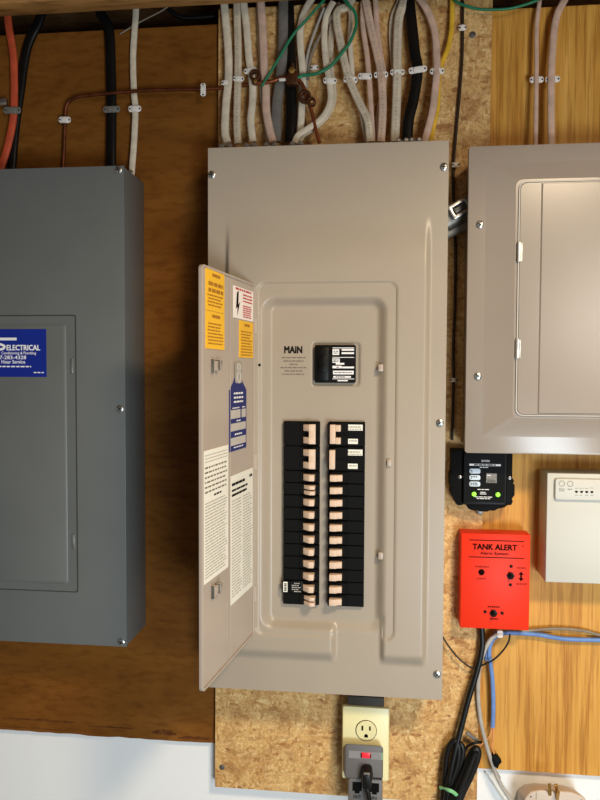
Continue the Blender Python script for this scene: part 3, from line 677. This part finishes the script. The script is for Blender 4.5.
# ------------------------------------------------------------------ wall wart at the bottom right
ww = thing('power_adapter', 'beige plug in transformer with brass prongs facing out on the white wall', 'adapter', (.592, .117, .72))
hx = [(.5400, .72), (.6470, .72), (.6470, .8080), (.6400, .8190), (.6200, .8255), (.5690, .8255), (.5520, .8210), (.5410, .8080)]
MB().prism([(a, .72+(b-.72)*.78) for a, b in hx], -.117, -.058, top=hx).build('case', 'wartm', ww, bevel=.004, seg=3)
for x0, x1 in ((.5840, .5795), (.5960, .5905)):
    V0, V1 = Vector((x0, .058, .8170)), Vector((x1, .046, .8440)); b = MB().tube([V0, V1], .0056, .0018, n=8, sub=0); b.build('prong', 'brass', ww)
MB().tube([(.5960, .058, .8100), (.5935, .042, .8330)], .0050, n=12, sub=0).build('ground_prong', 'brass', ww)
for x, z in ((.5520, .8150), (.6360, .8150)): MB().lathe([(.0014, 0), (.001, .0004)], Fr((x, .0578, z-.003)), 10).build('hole', 'slot', ww)
MB().tube([(.5610, .0580, .735), (.5610, .0578, .820)], .0012, n=6, sub=0).build('seam', 'outline', ww)

# ------------------------------------------------------------------ cables
K = .00178            # metres per photo pixel near the wall
def path(pts, y0, y1=None):
    n = len(pts); y1 = y0 if y1 is None else y1; out = []
    for i, p in enumerate(pts): out.append(at(p[0], p[1], p[2] if len(p) > 2 else y0+(y1-y0)*i/(n-1)))
    return out
def cable(pts, wpx, mat, label, y0=.086, y1=None, flat=.55, name='electrical_cable', group='cables on the wall', cat='cable', extra=None):
    b = MB().tube(path(pts, y0, y1), wpx*K, wpx*K*flat)
    o = b.build(name, mat, smooth=60); tag(o, label, cat, group); return o
TOPG = 'cables entering the open beige panel'
def pc(pts, w_, m, label, ya=.084, yb=.060, **kw): return cable(pts, w_, m, label, ya, yb, group=TOPG, **kw)
pc([(223, -12), (224.5, 7), (228, 47), (228.5, 77), (226, 105), (225, 131), (227.5, 143)], 8, 'white', 'cream cable entering nearest the left corner of the open panel')
pc([(237, -12), (237, 9), (238, 47), (238, 78), (237.2, 105), (237, 125), (238, 144)], 7.4, 'whitep', 'printed greyish cream cable, second from the left above the open panel')
pc([(242, -12), (244, 6), (246.7, 28), (249, 58), (251.2, 72), (252.8, 89), (252.3, 105), (250.8, 121), (253, 142)], 7.4, 'white', 'cream cable bending under the white clip, third from the left above the open panel', .081)
pc([(261, -12), (261, 4), (263, 35), (264.2, 70), (266, 89), (266.5, 112), (270, 131), (272.8, 142)], 8, 'pink', 'pinkish cable curving right at its foot beside the thick grey cable', .080)
pc([(258, -12), (259, 30), (261, 70), (262, 98), (265, 120), (268, 142)], 4, 'whitep', 'thin cream cable half hidden behind the pinkish curving cable', .089, .075)
pc([(284, -12), (283.5, 7), (283, 47), (280, 82), (277, 105), (276, 142)], 10.5, 'dullgrey', 'thick dull grey cable behind the copper ground wire', .086, .066)
pc([(288, -12), (289, 23), (291, 80), (291.5, 110), (290, 142)], 11, 'black', 'thick black cable behind the brass ground lug', .087, .070)
pc([(320, -14), (311, 0), (303, 16), (300, 35), (301.5, 58), (302.7, 75), (302, 105), (299.5, 142)], 7, 'white', 'cream cable passing behind the end of the green wire', .083, .072)
pc([(324, 8), (317, 26), (308.5, 51), (306, 70), (307, 88)], 2.6, 'greyw', 'thin pale grey wire left of the looping cream cable', .078, .080, flat=1, name='thin_wire')
pc([(345, 4), (331, 18), (317, 42), (310, 61), (308, 80)], 3, 'greybrown', 'thin grey brown wire arching to the ground clamp', .074, .078, flat=1, name='thin_wire')
pc([(333, 2), (326.5, 16), (324.3, 35), (326, 63), (329, 79), (330.5, 100), (323, 117), (309, 128), (298.5, 135), (294.5, 143)], 6.2, 'white', 'cream cable sweeping far left into the panel below its clip', .078, .050)
pc([(341, 4), (333.5, 20), (331, 40), (330.5, 63), (332, 80), (333.8, 98), (328, 114), (315, 127), (303, 135), (299, 143)], 6.2, 'whitep', 'second cream cable running beside the sweeping one', .089, .066)
pc([(354, -4), (347, 6.5), (339, 10), (336.5, 18), (340, 40), (345, 64), (350.7, 83), (360, 104), (367.5, 120), (370.3, 142)], 7.6, 'whitep', 'cream cable with a hooked top slanting right into the panel', .078, .052)
pc([(345, 7), (351, 14), (350, 40), (352, 69), (353, 86), (361, 110), (367, 142)], 5, 'white', 'narrow cream cable tucked behind the hooked cable', .086, .066)
pc([(364, -10), (362.7, 8), (363, 27), (366.7, 53), (369, 76), (371, 107), (373, 142)], 5, 'pink', 'narrow pinkish cable under the second white clip of the middle row', .084, .064)
pc([(363, -12), (365.5, 0), (370.7, 27), (377, 53), (381, 75), (382.7, 107), (381, 142)], 7.8, 'pinkp', 'printed pinkish cable slanting down the middle of the row', .080, .056)
pc([(375, -12), (375.5, 0), (377, 27), (380, 53), (384, 78), (380, 107), (377, 142)], 5.5, 'pink', 'pinkish cable half behind the printed slanting one', .088, .070)
pc([(404, -12), (398, 3), (392.5, 16), (390.8, 35), (393, 67), (396, 80)], 4, 'whitep', 'narrow cream cable ending under the clip beside the black cable', .086, .086)
pc([(408, -12), (403, 4), (398.5, 21), (397.2, 53), (397.3, 73), (396.3, 107), (394.7, 142)], 8.6, 'whitep', 'wide greyish cream cable just left of the thick black cable at the right', .082, .058)
pc([(409, -12), (409.5, 4), (412, 27), (414.7, 53), (417.5, 70), (413.5, 99), (408.5, 120), (407, 142)], 10.5, 'black', 'thick black cable with a slanted white clip on it', .083, .058)
pc([(408, -12), (419, -2), (428.5, 13), (434.7, 32), (436.5, 53), (436.8, 71), (434.8, 93), (432, 113), (424.5, 142)], 7, 'pink', 'pinkish cable arching over beside the yellow cable', .080, .054)
pc([(452, -12), (452.2, 4), (451.5, 29), (448, 48), (441.5, 64), (438.5, 80), (437.5, 107), (433, 128), (430.5, 142)], 4.8, 'yellow', 'yellow cable at the right end of the row', .086, .060)
pc([(462.5, -12), (462.7, 11), (462.3, 53), (460, 88), (456.5, 128), (453.6, 165), (453.5, 205), (455.5, 245), (455, 300), (453.5, 345), (453.5, 385), (452, 440)], 2.8, 'brownwire', 'dark brown wire running down between the two beige panels', .088, .088, flat=1, name='thin_wire')
RG = 'cables above the right panel'
cable([(541.5, -12), (539.5, 2), (536.8, 27), (536.6, 67), (536.2, 100), (535.6, 150)], 4.2, 'pink', 'thinner whitish cable above the right panel', .096, .075, group=RG)
cable([(571, -12), (564, 1), (556, 19), (552.3, 53), (551, 93), (551.5, 150)], 6.8, 'pink', 'thicker whitish cable above the right panel', .094, .070, group=RG)
LG = 'cables above the grey panel'
cable([(7, -10), (8.3, 22), (12, 45), (14, 66), (14, 110), (9.5, 139), (2, 165), (-4, 178)], 8, 'redcable', 'orange red cable curving down at the far left', .097, .085, group=LG)
cable([(46, -10), (40, 18), (27, 48), (20, 92), (15, 128), (11, 174)], 10, 'black', 'black cable slanting behind the orange red one', .1000, .096, group=LG)
cable([(92, -8), (101, 14), (109, 30), (111, 73), (111.5, 109), (111, 174)], 10.5, 'black', 'thick black cable under a grey clip above the grey panel', .098, .092, group=LG)
cable([(136.5, -12), (136, 11), (133.2, 55), (134, 92), (135.4, 109), (134.3, 139), (131.3, 178)], 6.6, 'white', 'cream cable at the right corner of the grey panel', .100, .088, group=LG)
# ground wires
cable([(63, 176), (64, 150), (65.2, 121), (66.5, 106), (72, 99.5), (84, 96), (136, 91.2), (175, 89.6), (203, 89.2), (235, 86.5), (256, 83)], 3.4, 'copper', 'bare copper ground wire running across the brown plywood', .095, .072, flat=1, name='ground_wire', cat='wire', group='ground wires')
cable([(256, 83.5), (270, 81.7), (282, 78), (291, 78), (299, 80.5), (304, 88), (307, 98), (311, 110), (314, 121), (316, 131), (319.5, 143)], 3.8, 'coppershine', 'brighter copper ground wire between the bronze clamps', .062, .056, flat=1, name='ground_wire', cat='wire', group='ground wires')
cable([(332, -10), (324, 0), (309, 17), (293, 35), (278, 60), (262, 86)], 2.6, 'green', 'straight green wire slanting down to the left clamp', .058, .060, flat=1, name='ground_wire', cat='wire', group='ground wires')
cable([(296, 79), (303, 75.5), (317, 73.5), (331, 65.5), (341, 54), (350, 42), (356, 26), (355, 13), (348, 4), (340, -6)], 3, 'green', 'curling green wire leaving the brass ground lug', .058, .056, flat=1, name='ground_wire', cat='wire', group='ground wires')
cable([(448, -8), (456, 1.5), (468, 6.5), (482, 9.5), (507, 9), (524, 5), (538, 0), (550, -6)], 2.4, 'green', 'green wire sagging across the top right', .075, .075, flat=1, name='ground_wire', cat='wire', group='ground wires')
cable([(120, 34), (140, 22), (163, 10), (178, -2)], 1.4, 'greybrown', 'thin grey wire in the gap under the joist', .10, .10, flat=1, name='thin_wire')
cable([(158, 2), (170, 10), (178, 16), (190, 18), (215, 16)], 4.5, 'black', 'black cord lying in the gap under the joist', .125, .135, flat=1, name='thin_wire')

# ground clamps
def clamp(p, r, label, extra=True):
    t = thing('ground_clamp', label, 'clamp', p, 'bronze ground clamps'); F = Fr(p)
    MB().ring(circ(0, 0, r, 20), circ(0, 0, r*.55, 20), -.006, .006, F).build('ring', 'bronze', t, bevel=.001)
    if extra:
        MB().box(-r*.5, r*.5, -r*1.5, -r*.7, -.005, .005, F).build('saddle', 'bronze', t, bevel=.001)
        MB().lathe([(.0032, 0), (.0032, .004), (.002, .005)], F.off(r*.1, -r*1.15, .005), 6).build('bolt', 'brass', t)
clamp(at(255.5, 76, .062), .010, 'bronze ring clamp at the left end of the copper ground wire')
clamp(at(305, 97, .056), .011, 'dark bronze split ring clamp hanging below the ground lug', False)
clamp(at(311.5, 102, .052), .0075, 'smaller dark ring clamp right beside the hanging split ring', False)
t = thing('ground_lug', 'bronze ground lug with a brass bolt between the grey and cream cables', 'clamp', at(292.5, 80, .058)); p = at(292.5, 78, .056); F = Fr(p)
MB().prism([(-.010, -.012), (.010, -.014), (.009, .006), (.004, .012), (-.006, .010), (-.011, .002)], -.006, .007, F).build('body', 'bronze', t, bevel=.0012)
MB().lathe([(.006, 0), (.006, .005), (.003, .007)], F.off(0, .010, .004), 6).build('bolt', 'brass', t)
MB().tube([F.p(0, .006, 0), F.p(0, .024, 0)], .006, n=10, sub=0).build('stud', 'bronze', t)
MB().box(-.0235, -.006, -.0055, -.0005, 0, .003, F).build('strap', 'clip', t, bevel=.001)

# cable clips
CLIP = {}
def clip(px, py, y, wpx, hpx, rot, label, mat='clip', group='white cable clips', back=.093):
    y = y-.004; key = (wpx, hpx, mat, round(back-y, 4))
    if key not in CLIP:
        a = wpx*K/2; h = hpx*K; d = back-y
        pl = MB().prism(rrect(-a, -h/2, a, h/2, h*.42), 0, .0020)
        ar = MB().prism(rrect(-a*.55, -h*.47, a*.55, h*.47, h*.2), .0018, .0042, top=rrect(-a*.42, -h*.40, a*.42, h*.40, h*.2))
        hol = MB().lathe([(.0016, .0018), (.0015, .0023)], W0, 12); pin = MB().box(-.0010, .0010, -.0010, .0010, -.004, 0)
        CLIP[key] = (proto(pl, mat, bevel=.0006), proto(ar, mat, bevel=.0006), proto(hol, 'slot'), proto(pin, 'dsteel'))
    p = at(px, py, y); t = thing('cable_clip', label, 'cable clip', p, group); P_, A_, H_, N_ = CLIP[key]
    inst('base_strip', P_, t, p); inst('arch', A_, t, p)
    for s in (-1, 1):
        inst('nail_hole', H_, t, p+Vector((s*wpx*K*.385, 0, 0))); inst('nail', N_, t, p+Vector((s*wpx*K*.385, 0, 0)))
    t.rotation_euler = (0, rot, 0); return t
for px, py, y, a, w_, h_, lab in (
    (226, 83, .074, 0, 9.5, 4.5, 'on the leftmost cream cable above the open panel'), (238.5, 79, .073, .1, 11, 5, 'dull white cable clip on the second cream cable'), (250.5, 71, .072, -.1, 13, 5.5, 'beside the left bronze clamp'),
    (330, 81, .068, .1, 13, 6, 'on the sweeping cream cable below the green wire'), (350.5, 80, .066, .12, 13.5, 6.5, 'on the hooked cream cable'), (365, 76.5, .072, .05, 13.5, 6, 'on the narrow pinkish cable'),
    (381, 75, .069, 0, 13.5, 6, 'on the printed pinkish cable'), (397.3, 72.5, .070, .03, 13.5, 5.8, 'on the wide greyish cream cable'), (417.8, 70, .068, -.12, 17.5, 6, 'wide slanted white cable clip on the thick black cable'),
    (437, 71.5, .069, 0, 13.5, 5.8, 'where the pinkish and yellow cables meet'), (314.5, 68, .076, 0, 8, 5, 'behind the curling green wire'), (203.3, 90, .078, math.pi/2, 13, 5.5, 'upright white cable clip on the copper wire at the brown plywood'),
    (135, 109, .0915, 0, 13.5, 6.5, 'on the cream cable at the right of the grey panel'), (65, 120, .0905, .05, 13, 6.5, 'at the drop of the copper ground wire'),
    (536.5, 80, .090, 0, 13, 6, 'on the thinner whitish cable above the right panel'), (552.5, 79.5, .084, 0, 13.5, 6, 'on the thicker whitish cable above the right panel'),
    (462.3, 28, .086, 0, 7.5, 5.5, 'small white clip high on the dark brown wire'), (455.5, 165, .085, 0, 7.5, 5, 'small white clip by the top right corner of the open panel'), (453.5, 380, .085, 0, 6.5, 4, 'small white clip on the brown wire between the two beige panels')):
    clip(px, py, y, w_, h_, a, lab if 'clip' in lab else 'white cable clip '+lab, back=.105 if px < 210 or px > 500 else .093)
clip(112, 109.5, .0905, 18, 6.5, 0, 'grey cable clip on the thick black cable over the grey panel', 'gclip', 'grey cable clips', .105)
clip(12.5, 110.5, .0900, 19, 7, .05, 'grey cable clip on the orange red cable', 'gclip', 'grey cable clips', .105)
MB_ = MB().box(-.010, .010, -.006, .006, 0, .008, Fr(at(3, 103, .09)))
tag(MB_.build('clamp_block', 'steel', bevel=.001), 'small silver bracket at the left edge behind the orange red cable', 'bracket')

# cable connectors on top of the boxes
def connector(px, y, ztop, label, w_=.026, n=2):
    x = at(px, 141, y).x; t = thing('cable_connector', label, 'connector', (x, y, ztop), 'cable connectors on the panel tops')
    MB().ring(rrect(x-w_/2, -y-.011, x+w_/2, -y+.011, .006), rrect(x-w_/2+.003, -y-.007, x+w_/2-.003, -y+.007, .004), ztop, ztop+.011, Fr((0, 0, 0), (1, 0, 0), (0, -1, 0)).__class__((0, 0, 0), (1, 0, 0), (0, -1, 0)))if False else None
    b = MB()
    for yy in (y-.013, y+.009): b.wbox(x-w_/2, x+w_/2, yy, yy+.004, ztop, ztop+.010)
    b.build('clamp_jaw', 'dsteel', t, bevel=.0015)
    MB().wbox(x-w_/2-.003, x+w_/2+.003, y-.015, y+.015, ztop, ztop+.0025).build('locknut', 'steel', t, bevel=.001)
    for s in (-1, 1):
        MB().lathe([(.0042, 0), (.0042, .002), (.0024, .0035)], Fr((x+s*w_*.33, y-.013, ztop+.0085)), 12).build('screw', 'steel', t)
ZP = 1.9122
for i, (px, lab) in enumerate(((227.5, 'silver cable connector at the left corner of the open panel'), (252, 'silver cable connector under the bending cream cable'), (272, 'silver cable connector under the pinkish curving cable'), (297.5, 'silver cable connector under the sweeping cream cables'), (402, 'silver cable connector under the wide cream and black cables'), (415, 'silver cable connector right of the black cable'))):
    connector(px, .032, ZP, lab, .022 if i < 4 else .018)
connector(131, .084, GZ1, 'silver cable connector at the right corner of the grey panel', .014)

# conduit fitting between the two beige panels
cf = thing('conduit_fitting', 'grey conduit fitting with a silver clamp between the two beige panels', 'conduit', (.410, .06, 1.79))
MB().tube([(.392, .060, 1.795), (.440, .060, 1.822)], .042, n=22, sub=0).build('conduit', 'dsteel', cf)
F = Fr((.416, .036, 1.812)).rot(.52)
MB().ring(rrect(-.017, -.012, .017, .012, .002), rrect(-.012, -.0065, .012, .0065, .002), 0, .006, F).build('clamp_frame', 'steel', cf, bevel=.0008)
MB().box(-.009, .009, -.004, .004, -.004, .002, F).build('clamp_screw', 'dsteel', cf, bevel=.001)
MB().tube([(.392, .060, 1.775), (.440, .060, 1.795)], .020, n=16, sub=0).build('sleeve', 'gclip', cf)

# ------------------------------------------------------------------ wiring below the alarm
pcord = thing('power_cable', 'black power cord bundled with a green twist tie below the alarm box', 'cord', at(458, 760, .085))
cw = 6.2*K
MB().tube(path([(481, 622, .085), (482, 634, .082), (482, 648, .080), (477, 671, .078), (468.5, 699, .076), (461, 728, .074), (455, 752, .070), (449, 780, .068), (444, 812, .068)], .08), 5.6*K, n=12).build('cord', 'black', pcord, smooth=60)
for pts in ([(441, 818), (444.5, 780), (446.5, 757), (450.5, 744), (456, 741), (459, 750), (457, 766), (449, 790), (444, 818)],
            [(443, 818), (449, 786), (452.5, 766), (455.5, 749), (460.5, 744), (463, 752), (459, 770), (450, 797), (446, 818)]):
    MB().tube(path(pts, .078, .066), 5.4*K, n=12).build('cord_loop', 'black', pcord, smooth=60)
for pts, y in (([(446, 820), (453, 796), (463, 773), (470, 757), (474.5, 749.5), (478, 750), (477.5, 758), (471, 775), (461, 797), (454, 820)], .062), ([(450, 820), (458, 795), (467, 773), (473, 758), (476, 752)], .056)):
    MB().tube(path(pts, y), 6.2*K, n=12).build('cord_loop', 'black', pcord, smooth=60)
MB().tube(path([(464, 752, .075), (468, 746, .072), (475, 743, .07), (481.5, 742, .075)], .07), 2.4*K).build('cord_end', 'black', pcord)
MB().tube(path([(466.5, 732.5, .078), (471, 736, .078), (478, 741, .08)], .07), 4*K, 2.6*K).build('cord_tab', 'dullgrey', pcord)
tp = path([(440.5, 787, .070), (447, 789.5, .050), (453, 792, .048), (458.5, 797, .056), (459.5, 800, .075), (448, 793, .088), (440.5, 787, .070)], .06)
MB().tube(tp, 3.6*K, 1.4*K).build('twist_tie', 'tie', pcord)
# plug in the adapter, its cord drops away to the bundle
pz = .0120
MB().prism([(-.0105, -.014), (.0085, -.018), (.0120, -.004), (.0095, .010), (.006, .0135), (-.0045, .0135), (-.0095, .008)], 0, .026, Fr((.2705, .0300, .8540)), top=[(-.0065, -.017), (.0075, -.018), (.009, -.006), (.0065, .006), (.004, .0085), (-.003, .0085), (-.006, .005)]).build('plug', 'black', pcord, bevel=.0025)
MB().box(-.0045, .0060, -.001, .0125, 0, .0022, Fr((.2705, .0075, .8530))).build('plug_face', 'dullgrey', pcord, bevel=.001)
MB().tube([(.2700, .014, .8420), (.2730, .012, .8300), (.2765, .013, .8120), (.2800, .016, .7900), (.2830, .02, .7500), (.300, .045, .690), (.330, .06, .655), (.362, .066, .670), (.386, .068, .722), (.3905, .068, .760)], .0085, n=12).build('cord', 'black', pcord, smooth=60)

cable([(441, 633), (444.5, 640), (455.5, 655), (466, 664.5), (474, 667.5), (489.5, 662), (500, 654), (508, 643), (510, 634)], 1.6, 'black', 'thin black wire arcing below the alarm box', .082, .075, flat=1, name='thin_wire', group='wires below the alarm box', cat='wire')
WG = 'wires below the alarm box'
cable([(486, 660), (489, 647), (494, 638), (502, 633.5), (514, 632.8), (538, 634.5), (552, 637), (568, 639), (600, 640), (640, 641)], 4.2, 'blue', 'blue cable running off to the right below the alarm box', .092, .098, flat=1, group=WG)
cable([(499, 631), (493, 637), (489.2, 650), (490.5, 664), (492.4, 680), (493.2, 705), (492.6, 727)], 4.2, 'blue', 'short blue cable hanging straight down to bare wires', .088, .090, flat=1, group=WG)
cable([(640, 644), (600, 635), (583, 630.5), (557, 628.5), (540, 629.5), (522, 631)], 3, 'greybrown', 'grey brown cable behind the blue one', .100, .096, flat=1, group=WG)
cable([(497, 634), (490, 640), (483.5, 653), (479.5, 668), (478, 694), (481, 722), (487, 747), (492.5, 764), (500, 783), (512, 802), (525, 820)], 4, 'greyw', 'pale grey cable hanging down to the white wall', .084, .090, flat=1, group=WG)
cable([(492.8, 725), (493.2, 735), (491.8, 745), (494, 754)], 1.5, 'orangewire', 'thin orange wire from the blue cable to the black connector', .090, .088, flat=1, name='thin_wire', cat='wire', group=WG)
cable([(492.4, 726), (489.5, 736), (484, 742), (480, 746)], 1.2, 'orangewire', 'thin orange wire bent towards the black cord', .091, .086, flat=1, name='thin_wire', cat='wire', group=WG)
cable([(490, 757), (495, 768), (500, 778)], 1.5, 'dullgrey', 'short grey wire stub under the black connector', .088, .092, flat=1, name='thin_wire', cat='wire', group=WG)
cp = at(495.8, 760, .088); t = MB().prism([(-.006, .012), (.004, .008), (.010, 0), (.005, -.006), (.003, -.013), (-.004, -.009), (-.0075, .002)], -.006, .006, Fr(cp))
tag(t.build('wire_connector', 'blk', bevel=.0015), 'small black wire connector at the end of the orange wire', 'connector')
zc = at(499.5, 633, .085); t = MB().prism(rrect(-.0050, -.0065, .0050, .0065, .003), -.002, .006, Fr(zc)); t.box(-.0035, .0035, -.001, .001, .006, .008, Fr(zc))
tag(t.build('cable_clip', 'clip', bevel=.0008), 'white cable clip on the blue cable under the alarm box', 'cable clip', 'white cable clips')
cable([(485, 772), (492, 782), (499, 792), (508, 806)], 1.8, 'offwhite', 'thin white wire lying on the white wall', .113, .113, flat=1, name='thin_wire', cat='wire', group=WG)
